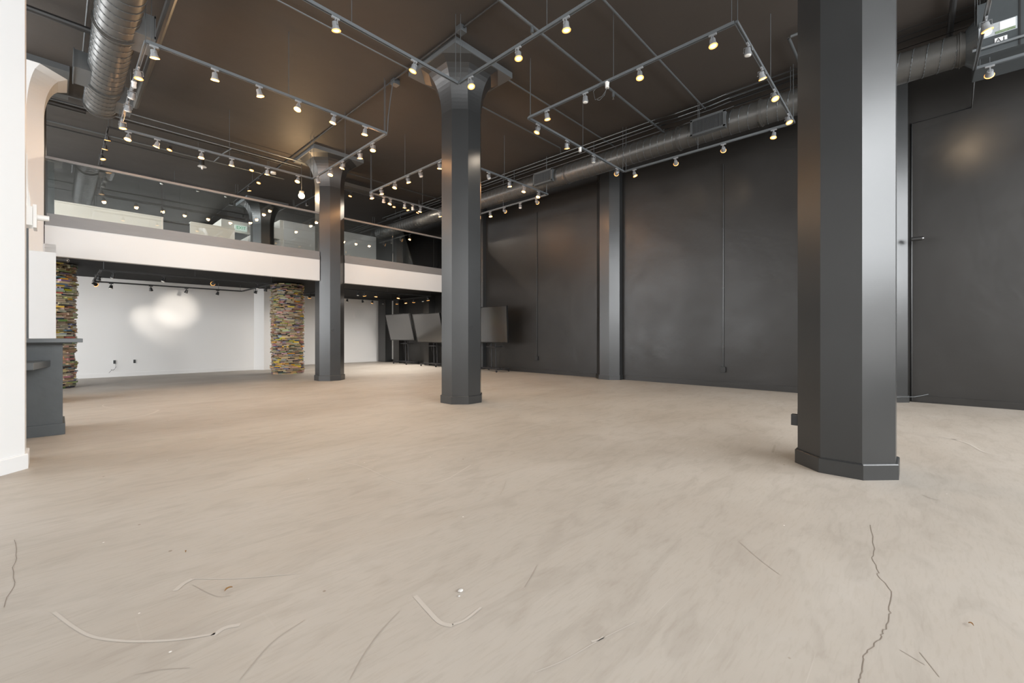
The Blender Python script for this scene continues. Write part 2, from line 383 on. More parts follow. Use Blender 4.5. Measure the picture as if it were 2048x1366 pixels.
# ------------------------------------------------------------------ mezzanine
mz = empty('mezzanine',(5,YM,2.56),'white-fronted mezzanine crossing the back of the room at upper floor level','mezzanine')
def mzp(name, mb, m): return rel(mb, mz.location).build(name, m, mz)
mzp('fascia', MB().box(-.135,4.60,YM,YM+.14,2.56,3.09).box(5.255,XR,YM,YM+.14,2.56,3.09), M['fascia'])
struct('floor_mezzanine', MB().box(X0,XR,YM+.14,18.4,2.76,3.09).box(X0,4.0,18.4,26,2.76,3.09), M['soffit'])
mzp('edge_trim', MB().box(-.13,4.60,YM-.006,YM+.20,3.09,3.185).box(5.255,XR,YM-.006,YM+.20,3.09,3.185), M['curb'])
mzp('curb', MB().box(-.11,4.60,YM+.004,YM+.16,3.185,3.30).box(5.255,XR,YM+.004,YM+.16,3.185,3.30), M['curb'])
struct('floor_upper', MB().box(X0,XR,YM+.2,18.4,3.09,3.12).box(X0,4.0,18.4,26,3.09,3.12), M['grey_trim'])
gb = empty('glass_balustrade',(5,YM+.07,3.30),'frameless glass balustrade with a slim grey handrail along the mezzanine edge','railing')
def gbp(name, mb, m, kind=None): return rel(mb, gb.location).build(name, m, gb)
for a,b in ((-.10,1.465),(1.48,3.005),(3.02,4.585),(5.265,6.735),(6.75,8.185),(8.20,9.72),(9.735,XR-.01)):
    gbp('glass_panel', MB().box(a,b,YM+.064,YM+.076,3.285,4.27), M['glass'])
gbp('handrail', MB().box(-.13,4.60,YM+.04,YM+.10,4.262,4.31,bev=.006).box(5.255,XR,YM+.04,YM+.10,4.262,4.31,bev=.006), M['curb'])
tag(MB().box(-.13,-.02,YM+.2,YM+.32,3.12,4.26).build('dark_reflection', M['column_paint']), 'dark strip added for a reflection at the left end of the glass balustrade','post')  # dark box added where the glass reflects a capital
# wall stub under left end
struct('wall_stub', MB().box(-.48,-.0,10.62,YM-.002,0,2.56).box(-.3,0,YM,11.5,0,2.76), M['fascia'])
# upstairs low wall with notch, deep room
struct('wall_upper_low', MB().box(X0,4.05,16.4,16.6,3.12,4.34).box(X0,2.2,16.4,16.6,4.34,4.66).box(2.86,4.05,16.4,16.6,4.34,4.66), M['cream'])
struct('trim_8', MB().box(X0,2.2,16.37,16.63,4.66,4.70).box(2.86,4.05,16.37,16.63,4.66,4.70), M['cream'])
tag(MB().box(2.2,2.86,16.5,16.55,4.34,4.66).build('notch_shade_panel', M['grille']), 'dark panel added as shade in the notch of the upstairs cream half wall','shade panel')  # flat dark panel put in for the shade of the open recess
struct('wall_upper_back', MB().box(6.24,XR,18.4,18.6,3.12,CZ), M['white'])
struct('wall_upper_box', MB().box(4.12,4.4,18.4,18.55,3.12,5.42).box(4.4,6.24,18.4,18.55,5.0,5.42).box(4.12,4.3,18.55,25.9,3.12,5.42).box(6.1,6.24,18.42,25.9,3.12,CZ).box(4.4,6.24,18.4,18.55,3.12,3.5), M['cream'])
struct('wall_upper_far', MB().box(X0,XR,25.9,26.1,3.12,CZ), M['white'])
struct('floor_upper_far', MB().box(4.0,XR,18.4,26,2.76,3.12), M['grey_trim'])

# exit sign
ex = empty('exit_sign',(4.72,18.3,5.16),'lit green and white exit sign on the upstairs cream wall','exit sign')
MB().box(-.2,.2,-.03,.05,-.10,.10,bev=.006).build('housing', M['exit_white'], ex)
def text_mesh(txt, size, m, parent, loc, rot, name='lettering', ext=.002):
    cu = bpy.data.curves.new(name,'FONT'); cu.body = txt; cu.size = size; cu.extrude = ext; cu.align_x='CENTER'; cu.align_y='CENTER'
    tmp = bpy.data.objects.new(name+'_tmp', cu); COL.objects.link(tmp)
    dg = bpy.context.evaluated_depsgraph_get(); me = bpy.data.meshes.new_from_object(tmp.evaluated_get(dg))
    bpy.data.objects.remove(tmp); me.materials.clear(); me.materials.append(m)
    o = bpy.data.objects.new(name, me); COL.objects.link(o); o.parent = parent; o.location = loc; o.rotation_euler = rot; return o
text_mesh('EXIT', .15, M['exit_green'], ex, (0,-.034,0), (PI/2,0,0))

# ------------------------------------------------------------------ book pillars
PAL = [((.60,.44,.26),10),((.68,.52,.32),9),((.46,.32,.18),9),((.30,.19,.10),7),((.12,.10,.08),7),((.06,.06,.06),6),((.09,.11,.16),4),((.16,.21,.30),3),
       ((.85,.48,.03),5),((.72,.52,.06),4),((.42,.14,.10),3),((.50,.25,.22),4),((.55,.38,.34),4),((.20,.22,.10),3),((.30,.33,.18),3),((.55,.55,.52),4),((.35,.36,.36),4)]
PW = [w for _,w in PAL]
def book(b, cl, c, ang, R, z0, th, ln, rnd):
    w = rnd.uniform(.14,.18); off = rnd.uniform(-.045,.032); tw = rnd.uniform(-.16,.16)
    mx = Matrix.Translation((c[0],c[1],0)) @ Matrix.Rotation(ang,4,'Z') @ Matrix.Translation((R+off,0,0)) @ Matrix.Rotation(tw,4,'Z') @ Matrix.Rotation(rnd.uniform(-.03,.03),4,'X')
    cover = rnd.choices([p for p,_ in PAL], PW)[0]; cover = tuple(min(1,max(0,x*rnd.uniform(.6,1.1))) for x in cover)
    page = rnd.choice(((.50,.41,.28),(.42,.32,.2),(.34,.25,.15),(.56,.48,.36)))
    spine_out = rnd.random() < .55
    def bx(x0,x1,y0,y1,za,zb,colr):
        n0 = len(b.bm.faces); b.box(x0,x1,y0,y1,za,zb,mx)
        b.bm.faces.ensure_lookup_table()
        for f in b.bm.faces[n0:]:
            for l in f.loops: l[cl] = (*colr,1)
    if spine_out: bx(-w,0,-ln/2,ln/2,z0,z0+th,cover)
    else:
        bx(-w,0,-ln/2,ln/2,z0,z0+.004,cover); bx(-w,0,-ln/2,ln/2,z0+th-.004,z0+th,cover)
        bx(-w,-.006,-ln/2+.004,ln/2-.004,z0+.004,z0+th-.004,page)
def newb():
    b = MB(); return b, b.bm.loops.layers.float_color.new('Col')
def book_pillar(c, R, H, seed, label, view_ang, zpref):
    rnd = random.Random(seed); r = empty('book_pillar',(c[0],c[1],0),label,'pillar')
    core = MB(); core.cyl((0,0,0),(0,0,H),R-.10,n=24); core.build('core', M['black'], r)
    bulk, cl = newb(); z = .0; singles = 0
    while z < H-.02:
        th = rnd.uniform(.022,.044); th = min(th, H-z-.001)
        if th < .012: break
        a = rnd.uniform(0,2*PI); end = a+2*PI
        while a < end-.12:
            ln = rnd.uniform(.11,.22); da = 2*math.atan(ln/2/R)+rnd.choice((.01,.01,.06))
            mid = a+da/2; t2 = th*rnd.uniform(.78,.99)
            dv = abs((mid-view_ang+PI)%(2*PI)-PI)
            if dv < .75 and abs(z-zpref) < .62 and singles < 100:
                s, scl = newb(); book(s, scl, (0,0), mid, R, z, t2, ln, rnd)
                s.build('book', M['book'], r); singles += 1
            else: book(bulk, cl, (0,0), mid, R, z, t2, ln, rnd)
            a += da
        z += th
    o = bulk.build('book_rows', M['book'], r); o['kind'] = 'stuff'
book_pillar((4.91,14.16),.44,2.75,11,'round pillar clad in stacked books, next to the dark column under the mezzanine',math.atan2(-14.2,-4.9),1.35)
book_pillar((-.13,13.95),.44,2.75,23,'round book-clad pillar at the far left, partly behind the bar',-PI/2+.35,1.5)

# ------------------------------------------------------------------ bar
br = empty('bar_counter',(-.7,7.7,0),'slate grey painted bar counter at the left with a low ledge','bar counter')
def brp(n, mb, m): return rel(mb, br.location).build(n, m, br)
brp('body', MB().box(-2.4,.055,7.28,7.9,.10,1.07,bev=.003), M['bar_paint'])
brp('plinth', MB().box(-2.4,.075,7.26,7.9,0,.13,bev=.003), M['bar_paint'])
brp('countertop', MB().box(-2.45,.215,7.08,8.1,1.075,1.12,bev=.004), M['bar_top'])
brp('underlay', MB().box(-2.4,.13,7.16,8.0,1.062,1.076), M['bar_paint'])
brp('ledge', MB().prism([(-2.4,6.62),(-.16,6.62),(-.045,7.28),(-2.4,7.28)],.80,.87), M['bar_top'])
brp('inset_panel', MB().box(-1.6,-.03,7.274,7.285,.885,1.03), M['bar_paint'])
tag(MB().box(-.62,-.225,7.72,7.80,1.121,2.44).build('upright_board', M['bar_paint']), 'dark grey upright board standing on the bar beside the white column','board')

# white wall bracket box with conduit on the left column
fx = empty('projector_mount',(-.17,6.2,2.28),'bright white box fixture with nozzle and conduit on the left white column','fixture')
MB().box(-.14,.02,-.10,.10,-.08,.10,bev=.004).build('box', M['plastic_white'], fx)
MB().box(.02,.045,-.11,.11,-.10,.12,bev=.003).build('plate', M['plastic_white'], fx)
MB().cyl((.045,0,.02),(.125,0,.02),.03,.026,16).build('nozzle', M['plastic_white'], fx, smooth=True)
MB().tube([(-.01,0,.09),(-.012,0,.18),(-.028,0,.28),(-.032,0,.42),(-.034,0,.62)],.020,10).build('conduit', M['plastic_white'], fx, smooth=True)

# ------------------------------------------------------------------ televisions on carts
def tv(y0, y1, z0, h, tilt, label, xs=9.62):
    cy = (y0+y1)/2; r = empty('television_cart',(xs+.12,cy,0),label,'television','large screens on carts along the dark wall')
    w = y1-y0
    T = Matrix.Translation((-.12,0,z0)) @ Matrix.Rotation(-tilt,4,'Y')
    scr = MB(); scr.box(-.012,-.006,-w/2+.02,w/2-.02,.03,h-.02,T); scr.build('screen', M['screen'], r)
    b = MB(); t = .02
    b.box(-.02,.0,-w/2,w/2,0,.03,T).box(-.02,0,-w/2,w/2,h-t,h,T).box(-.02,0,-w/2,-w/2+t,.03,h-t,T).box(-.02,0,w/2-t,w/2,.03,h-t,T)
    b.build('bezel', M['bezel'], r)
    MB().box(-.006,.05,-w/2+.005,w/2-.005,.004,h-.004,T,bev=.006).box(.05,.085,-w*.3,w*.3,h*.15,h*.85,T,bev=.01).build('back_cover', M['bezel'], r)
    MB().box(.085,.12,-.22,.22,h*.25,h*.75,T).build('wall_bracket', M['cart'], r)
    for sy in (-.10,.10):
        MB().cyl((.10,sy,.09),(.06,sy*.9,z0+h*.6),.019,n=10).build('post', M['cart'], r, smooth=True)
    MB().box(-.12,.20,-.30,.14,z0-.14,z0-.115,bev=.003).build('shelf', M['cart'], r)
    fr = MB(); fr.box(-.03,.03,-.62,.62,.075,.115,bev=.004).box(-.26,.34,-.50,-.44,.07,.11,bev=.004).box(-.26,.34,.44,.50,.07,.11,bev=.004).box(.06,.14,-.3,.3,.075,.12)
    fr.build('base_frame', M['cart'], r)
    for cx_,cy_ in ((-.24,-.47),(-.24,.47),(.32,-.47),(.32,.47)):
        c = MB(); c.cyl((cx_,cy_-.014,.03),(cx_,cy_+.014,.03),.03,n=14).cyl((cx_,cy_,.03),(cx_,cy_,.075),.008,n=8); c.build('caster', M['rubber'], r, smooth=True)
    MB().tube([(.02,.02,z0),(-.03,.06,z0-.1),(-.02,.10,z0-.28),(.03,.05,z0-.45),(.08,0,z0-.6)],.006,6).build('cable', M['black'], r)
    return r
tv(9.22,10.95,.93,1.17,.05,'large screen on a cart to the right of the centre column, nearest of the three')
tv(12.5,14.22,.90,1.12,.22,'large forward-tilted screen partly hidden by the left side of the centre column',9.72)
tv(14.42,16.2,.97,1.10,.24,'large forward-tilted screen on a cart farthest back, beside the white wall',9.72)

# ------------------------------------------------------------------ ducts
def duct_body(r, R, y0, y1, pitch=.155, sgn=1):
    MB().cyl((0,y0,0),(0,y1,0),R,n=48).build('duct_body', M['duct'], r, smooth=True)
    n = int((y1-y0)/pitch); pts = []
    for k in range(n*28+1):
        a = k/28*2*PI; pts.append(((R+.002)*math.cos(a*sgn), y0+(y1-y0)*k/(n*28), (R+.002)*math.sin(a*sgn)))
    MB().tube(pts,.0065,5).build('spiral_seam', M['steel'], r, smooth=True)
def collar(r, R, y):
    MB().cyl((0,y-.03,0),(0,y+.03,0),R+.010,n=48).cyl((0,y-.008,0),(0,y+.008,0),R+.022,n=48).build('collar', M['duct'], r, smooth=True)
def vent(r, R, y, w, h, side, dep=.13, zc=0, grille_bars=22):
    v = MB(); x0 = side*(R-.10); x1 = side*(R+dep)
    v.box(min(x0,x1),max(x0,x1),y-w/2,y+w/2,zc-h/2,zc+h/2)
    vb = v.build('vent_box', M['grey_trim'], r)
    f = MB(); xa = side*(R+dep); xb = side*(R+dep+.012); t = .028
    xs = sorted((xa,xb))
    f.box(*xs,y-w/2-.012,y+w/2+.012,zc-h/2-.012,zc-h/2+t).box(*xs,y-w/2-.012,y+w/2+.012,zc+h/2-t,zc+h/2+.012).box(*xs,y-w/2-.012,y-w/2+t,zc-h/2,zc+h/2).box(*xs,y+w/2-t,y+w/2+.012,zc-h/2,zc+h/2)
    f.build('grille_frame', M['steel'], vb)
    g = MB(); g.box(min(xa,xa+side*.002),max(xa,xa+side*.002),y-w/2+t,y+w/2-t,zc-h/2+t,zc+h/2-t); g.build('grille_back', M['grille'], vb)
    l = MB()
    for k in range(grille_bars):
        yy = y-w/2+t+(w-2*t)*(k+.5)/grille_bars; l.box(*sorted((xa+side*.003,xa+side*.010)),yy-.004,yy+.004,zc-h/2+t,zc+h/2-t)
    l.build('louvres', M['steel'], vb)
DR = empty('spiral_duct',(8.8,0,5.207),'long spiral duct hung below the ceiling along the dark right wall','duct')
duct_body(DR,.217,-.50,15.5)
for y in (-.45,.78,2.05,3.55,6.35,9.7,12.8): collar(DR,.217,y)
vent(DR,.217,2.9,.62,.30,-1,.06); vent(DR,.217,6.6+.35,.6,.30,-1,.06); vent(DR,.217,10.3,.6,.30,-1,.06)
for y in (.72,3.15,5.6,8.2,11.0,14.0): MB().cyl((0,y,.2),(0,y,CZ-5.207),.007,n=8).build('hanger_rod', M['steel'], DR)
DL = empty('spiral_duct',(.545,0,5.26),'spiral duct running over the left side of the room toward the mezzanine','duct')
duct_body(DL,.217,4.2,10.6,.17)
for y in (7.7,9.55,10.55): collar(DL,.217,y)
vent(DL,.217,7.65,.5,.30,1,.14); vent(DL,.217,9.35,.62,.26,-1,.14); vent(DL,.217,10.1,.5,.30,1,.14)
for y in (5.2,8.4,10.5): MB().cyl((.0,y,.2),(.0,y,CZ-5.26),.007,n=8).build('hanger_rod', M['steel'], DL)
# air handling unit at the right
AH = empty('air_handler',(8.85,-2.1,5.25),'dark air handling unit with A 1 label at the upper right corner','air handler')
MB().box(-.35,.45,-1.5,1.5,-.35,.35,bev=.006).build('cabinet', M['bar_paint'], AH)
MB().cyl((-.05,1.49,-.04),(-.05,1.60,-.04),.33,.222,n=32).build('transition', M['bar_paint'], AH)
for yy in (1.13,.2): MB().box(-.356,-.35,yy-.008,yy+.008,-.35,.35).build('seam_strip', M['grille'], AH)
st = MB().box(-.358,-.351,1.15,1.49,-.13,.03,bev=.002).build('sticker', M['label_grey'], AH)
MB().box(-.361,-.358,1.165,1.30,-.085,.02).build('sticker_panel', M['label_white'], st)
MB().box(-.361,-.358,1.165,1.34,-.122,-.09).build('sticker_print', M['label_green'], st)
s2 = MB(); s2.cyl((-.358,1.415,-.06),(-.361,1.415,-.06),.05,n=28); s2.build('sticker_disc', M['label_white'], st)
lb = MB().box(-.356,-.351,1.235,1.345,-.245,-.175).build('unit_label', M['label_white'], AH)
text_mesh('A', .07, M['ink'], lb, (-.3575,1.313,-.21), (PI/2,0,-PI/2), 'letter', .001)
text_mesh('1', .07, M['ink'], lb, (-.3575,1.265,-.21), (PI/2,0,-PI/2), 'numeral', .001)
MB().tube([(-.33,1.25,.30),(-.30,1.33,.40),(-.2,1.4,.46),(-.1,1.45,.50)],.012,8).build('flexible_conduit', M['steel'], AH, smooth=True)

# ------------------------------------------------------------------ track frames
RZ = 4.78
def rail_mb(p0, p1, w=.036, h=.032):
    (x0,y0,z),(x1,y1,_) = p0,p1; b = MB()
    a = w/2
    if abs(x1-x0) > abs(y1-y0):
        x0,x1 = sorted((x0,x1)); b.box(x0,x1,y0-a,y0+a,z+.006,z+h).box(x0,x1,y0-a,y0-a+.009,z-.004,z+.006).box(x0,x1,y0+a-.009,y0+a,z-.004,z+.006)
    else:
        y0,y1 = sorted((y0,y1)); b.box(x0-a,x0+a,y0,y1,z+.006,z+h).box(x0-a,x0-a+.009,y0,y1,z-.004,z+.006).box(x0+a-.009,x0+a,y0,y1,z-.004,z+.006)
    return b
def frame(label, x0,x1,y0,y1,z, m, rods, top=CZ, sides='NSEW', group=None):
    o = empty('lighting_track_frame',((x0+x1)/2,(y0+y1)/2,z),label,'light track',group); L = o.location
    if 'S' in sides: rel(rail_mb((x0,y0,z),(x1,y0,z)),L).build('rail', m, o)
    if 'N' in sides: rel(rail_mb((x0,y1,z),(x1,y1,z)),L).build('rail', m, o)
    if 'W' in sides: rel(rail_mb((x0,y0+.02,z),(x0,y1-.02,z)),L).build('rail', m, o)
    if 'E' in sides: rel(rail_mb((x1,y0+.02,z),(x1,y1-.02,z)),L).build('rail', m, o)
    for x,y in rods:
        rel(MB().cyl((x,y,z+.03),(x,y,top),.0045,n=6),L).build('hanger_rod', M['steel'], o)
    return o
def crods(x0,x1,y0,y1):
    xm,ym = (x0+x1)/2,(y0+y1)/2; e = .05
    return [(x0+e,y0),(x0,y0+e),(x1-e,y0),(x1,y0+e),(x0+e,y1),(x0,y1-e),(x1-e,y1),(x1,y1-e),(xm,y0),(xm,y1),(x0,ym),(x1,ym)]
FR = {
 'A': (.765,4.08,6.935,10.18,RZ), 'B': (.765,3.98,1.55,4.81,RZ), 'C': (5.41,8.64,1.52,4.72,RZ), 'D': (5.47,8.68,6.90,10.12,RZ), 'E': (5.41,8.59,-3.7,-.58,RZ),
 'M': (.75,3.80,12.2,15.1,5.47), 'N': (5.5,8.5,12.3,15.4,5.47)}
FN = {'A':'left rear ceiling frame','B':'left front ceiling frame','C':'right front ceiling frame','D':'middle rear ceiling frame','E':'far right ceiling frame',
      'M':'left upstairs frame','N':'right upstairs frame','U':'left under-mezzanine frame','V':'right under-mezzanine frame'}
FA = frame('grey rectangular light track frame at rear left, hung before the glass balustrade',*FR['A'],M['track'],crods(*FR['A'][:4]))
rel(MB().tube([(4.09,6.93,4.82),(4.09,6.90,5.1),(4.12,6.88,5.4),(4.15,6.85,5.70)],.008,6),FA.location).build('power_cord', M['steel'], FA)
frame('grey light track frame cut off by the top of view, corner before centre column',*FR['B'],M['track'],crods(*FR['B'][:4]))
frame('grey rectangular light track frame hung between centre column and foreground column',*FR['C'],M['track'],crods(*FR['C'][:4]))
frame('grey rectangular light track frame hung behind the centre column',*FR['D'],M['track'],crods(*FR['D'][:4]))
frame('grey light track frame at the top right corner beside the air handler',*FR['E'],M['track'],crods(*FR['E'][:4])[4:8]+[(8.6,-.72),(8.5,-.6)])
frame('black light track frame upstairs at the left, above the glass balustrade',*FR['M'],M['darktrack'],crods(*FR['M'][:4]))
frame('black light track frame upstairs at the right, behind the centre column',*FR['N'],M['darktrack'],crods(*FR['N'][:4]))
UZ = 2.55; FR['U'] = (.66,4.03,12.66,15.5,UZ); FR['V'] = (5.75,9.15,12.55,15.15,UZ)
frame('black light track frame below the mezzanine in front of the long white wall',*FR['U'],M['darktrack'],[(.70,12.66),(2.3,12.66),(3.98,12.66),(3.4,15.5),(3.98,15.5),(.7,15.5)],top=2.76)
frame('black light track frame below the mezzanine above the screens',*FR['V'],M['darktrack'],[(5.8,12.55),(7.4,12.55),(9.1,12.55),(9.1,15.15),(5.8,15.15)],top=2.76)

# ------------------------------------------------------------------ spotlights
def make_head(m, lit):
    r = bpy.data.objects.new('track_spotlight', None); COL.objects.link(r); r.empty_display_size = .05
    MB().box(-.012,.012,-.045,.045,-.024,.002,bev=.003).cyl((0,0,-.024),(0,0,-.040),.009,n=10).build('adapter', m, r)
    y = MB(); y.box(-.046,.046,-.006,.006,-.044,-.040).box(-.048,-.045,-.006,.006,-.100,-.040).box(.045,.048,-.006,.006,-.100,-.040)
    y.cyl((-.054,0,-.096),(-.046,0,-.096),.008,n=10).cyl((.046,0,-.096),(.054,0,-.096),.008,n=10); y.build('yoke', m, r)
    h = MB(); N = 18
    def ring(rad,z): return (z,[(rad*math.cos(2*PI*k/N),rad*math.sin(2*PI*k/N)) for k in range(N)])
    h.loft([ring(.020,.040),ring(.030,.036),ring(.033,.020),ring(.034,.016),ring(.034,-.010),ring(.043,-.030),ring(.044,-.050),ring(.040,-.050),ring(.036,-.040)])
    ho = h.build('housing', m, r, smooth=True, loc=(0,0,-.096))
    b = MB(); b.loft([ring(.036,-.041),ring(.037,-.050),ring(.030,-.058),ring(.016,-.062)])
    b.build('bulb', M['lamp'] if lit else M['lens_off'], ho, smooth=True)
    if lit:
        q = MB(); q.loft([ring(.043,-.046),ring(.051,-.052),ring(.050,-.058),ring(.038,-.057),ring(.0365,-.0495)]); q.build('halo_ring', M['lamp_halo'], ho, smooth=True)  # added glowing ring, stands in for flare around the bulb
    return r
LW = {}
def lamp_data(key, energy, ang, blend, col=(1,.74,.47)):
    l = bpy.data.lights.new(key,'SPOT'); l.energy = energy; l.spot_size = math.radians(ang); l.spot_blend = blend; l.color = col; l.shadow_soft_size = .035
    LW[key] = l
lamp_data('room', 34, 115, 1.0, (1,.85,.68)); lamp_data('upper', 120, 160, 1.0, (1,.86,.70)); lamp_data('under', 105, 150, 1.0, (1,.93,.85)); lamp_data('aimed', 22, 46, 1.0); lamp_data('aimed_under', 95, 32, 1.0, (1,.92,.82)); lamp_data('aimed_far', 330, 21, 1.0, (1,.92,.82))
LW['open'] = bpy.data.lights.new('open','POINT'); LW['open'].energy = 9; LW['open'].color = (1,.52,.22); LW['open'].shadow_soft_size = .04
PROTO = {}
for k,(m,l) in {'on':('headgrey',1),'off':('headgrey',0),'kon':('headblack',1),'koff':('headblack',0)}.items():
    PROTO[k] = make_head(M[m], l)
used = set()
def place(kind, x, y, z, rz, tilt, label, group, lkey=None):
    src = PROTO[kind]
    if kind in used: r = copy_tree(src)
    else: r = src; used.add(kind)
    r.location = (x,y,z); r.rotation_euler = (0,0,rz)
    tag(r, label, 'spotlight', group)
    for ch in r.children:
        if ch.name.startswith('housing'):
            ch.rotation_euler = (tilt[0],tilt[1],0)
            for l in [c for c in ch.children if c.type == 'LIGHT']: bpy.data.objects.remove(l)
            if lkey:
                for kk in ((lkey,'room') if lkey == 'open' else (lkey,)):
                    lo = bpy.data.objects.new('spot_beam', LW[kk]); COL.objects.link(lo); lo.parent = ch; lo.location = (0,0,-.075)
    return r
ORD = ['first','second','third','fourth','fifth','sixth','seventh']
rnd = random.Random(4)
def side(frm, sd, items, upper=0):
    x0,x1,y0,y1,z = FR[frm]
    nm = {'S':'near','N':'far','W':'left','E':'right'}[sd]
    frmn = FN[frm]
    vis = [i for i in items if i[1] != 2]
    # order along the rail: near/far rails from the left, left/right rails from the far end
    vis = sorted(vis, key=lambda i: i[0]) if sd in 'SN' else sorted(vis, key=lambda i: -i[0])
    for n,it in enumerate(vis):
        c, on = it[0], it[1]; ex_ = it[2] if len(it) > 2 else {}
        x,y = (c, y0 if sd == 'S' else y1) if sd in 'SN' else (x0 if sd == 'W' else x1, c)
        black = frm in 'MNUV'
        kind = ('k' if black else '')+('on' if on else 'off')
        rz = PI/2 if sd in 'SN' else 0
        tl = ex_.get('tilt', (rnd.uniform(-.35,.35), rnd.uniform(-.3,.3)))
        lk = None
        if on: lk = ex_.get('lk', 'upper' if frm in 'MN' else ('under' if frm in 'UV' else ('open' if frm in 'AD' else 'room')))
        start = 'left' if sd in 'SN' else 'far end'
        lab = '%s %sspotlight, %s from %s, %s rail of the %s' % ('lit' if on else 'unlit', 'black ' if black else '', ORD[n], start, nm, frmn)
        place(kind, x, y, z, rz, tl, lab, 'spotlights on the '+frmn, lk)
W_ = {'tilt':(0,0)}
# aim helper: direction in world for rails: rz=0 for W/E rails, PI/2 for S/N rails (local x = world y)
def aim(sd, dx, dy, dz, lk='aimed'):
    # local housing -Z must point along (dx,dy,dz)
    if sd in 'SN': lx, ly = dy, -dx
    else: lx, ly = dx, dy
    ry = math.atan2(-lx, -dz); rx = math.atan2(ly, math.hypot(lx, dz))
    return {'tilt':(rx, ry), 'lk':lk}
side('A','S',[(.84,1),(1.48,1),(2.02,1),(2.56,1),(3.11,1),(3.66,1)])
side('A','E',[(7.43,1),(7.93,1),(8.67,1),(9.23,1),(9.9,0)])
side('A','N',[(.88,1),(1.28,1),(1.95,1),(2.46,1),(3.12,1),(3.75,1)])
side('A','W',[(7.66,1,{'lk':'room'}),(8.38,0),(8.89,0),(9.69,1,{'lk':'room'})])
side('B','N',[(1.39,1),(2.18,1),(3.23,1)])
side('B','E',[(4.54,1),(3.64,1),(2.9,1),(2.03,1)])
side('C','W',[(1.78,1),(2.72,1),(3.59,0,W_),(4.32,1)])
side('C','N',[(5.66,1),(6.5,1),(7.4,0,W_),(8.33,1,aim('N',1.9,1.7,-.25))])
side('C','S',[(5.89,0,W_),(6.55,1),(7.26,1),(8.21,1)])
side('C','E',[(1.82,1),(2.65,1,aim('E',1.6,.5,-.36)),(3.56,1,aim('E',1.6,.5,-.36)),(4.47,1)])
side('D','W',[(10.03,1),(9.55,1),(8.93,1),(8.39,1),(7.9,0),(7.21,1)])
side('D','N',[(5.86,0),(6.06,1),(6.49,1),(6.75,0),(7.0,1),(7.67,1)])
side('D','S',[(6.57,0),(7.24,1),(7.75,1),(8.3,1)])
side('D','E',[(9.04,1),(8.47,1,aim('E',1.6,.1,-.4)),(7.86,0),(7.28,1,aim('E',1.6,.35,-.38))])
side('E','E',[(-.72,1,aim('E',1.6,0,-.4)),(-1.2,1)])
side('E','N',[(7.27,1)])
side('M','W',[(12.55,1),(13.2,1),(14.0,1)])
side('M','S',[(1.76,1),(3.39,1)])
side('M','E',[(13.07,1),(13.96,1)])
side('M','N',[(2.0,0),(2.8,0),(3.5,0)])
side('N','S',[(6.03,1),(7.5,1),(8.0,1),(8.42,1)])
side('N','W',[(14.2,0),(14.9,0)])
side('U','S',[(.85,0),(1.71,0),(2.67,1,aim('S',-.13,3.74,-.50,'aimed_far')),(3.65,0)])
side('U','N',[(1.0,0),(1.81,0),(2.61,0),(3.38,0)])
side('U','E',[(14.16,0),(13.28,0)])
side('U','W',[(14.0,0),(14.95,1,aim('W',1.34,1.45,-.90,'aimed_under')),(13.4,0)])
side('V','S',[(6.39,0),(6.6,1),(7.0,1),(7.82,1),(9.0,1)])
side('V','N',[(7.3,0),(7.9,0),(8.3,1),(8.75,0)])
side('V','E',[(14.8,1),(14.19,1),(13.65,1),(13.08,0)])
side('V','W',[(14.6,1),(13.9,0)])
for k,p in PROTO.items():
    if k not in used: bpy.data.objects.remove(p)
# bare floodlight beside the mezzanine column
fl_ = empty('floodlight',(4.42,11.75,4.9),'brightest bare lamp, just left of the mezzanine column','floodlight')
MB().box(-.05,.05,-.05,.05,.0,.05,bev=.006).cyl((0,0,.05),(0,0,.87),.008,n=8).build('bracket', M['darktrack'], fl_)
b = MB(); bmesh.ops.create_uvsphere(b.bm, u_segments=20, v_segments=12, radius=.075); b.build('bulb', M['lamp_bare'], fl_, smooth=True, loc=(0,0,-.07))
pl = bpy.data.lights.new('flood','POINT'); pl.energy = 75; pl.color = (1,.66,.34); pl.shadow_soft_size = .08
po = bpy.data.objects.new('flood_light', pl); COL.objects.link(po); po.parent = fl_; po.location = (-.12,-.12,-.07)
# white adapters on rails
def white_box(x,y,z,label):
    o = empty('power_adapter',(x,y,z),label,'adapter'); MB().cyl((0,0,0),(0,0,-.085),.027,n=18).cyl((0,0,.0),(0,0,-.02),.031,n=18).build('body', M['plastic_white'], o, smooth=True); return o
wb = white_box(5.41,3.22,RZ+.006,'white cylindrical adapter with looping cords on the left rail of the right front frame')
MB().tube([(0,-.02,-.02),(-.03,.10,.0),(-.02,.22,-.06),(0,.20,-.18),(0,.08,-.17),(0,-.03,-.06)],.004,6).tube([(0,0,-.06),(.02,.06,-.16),(.02,.14,-.20),(.0,.17,-.19)],.004,6).build('cord', M['steel'], wb)
white_box(6.93,4.72,RZ+.006,'white cylindrical adapter on the far rail of the right front frame')
white_box(.765,8.14,RZ+.006,'white cylindrical adapter on the left rail of the left rear frame')

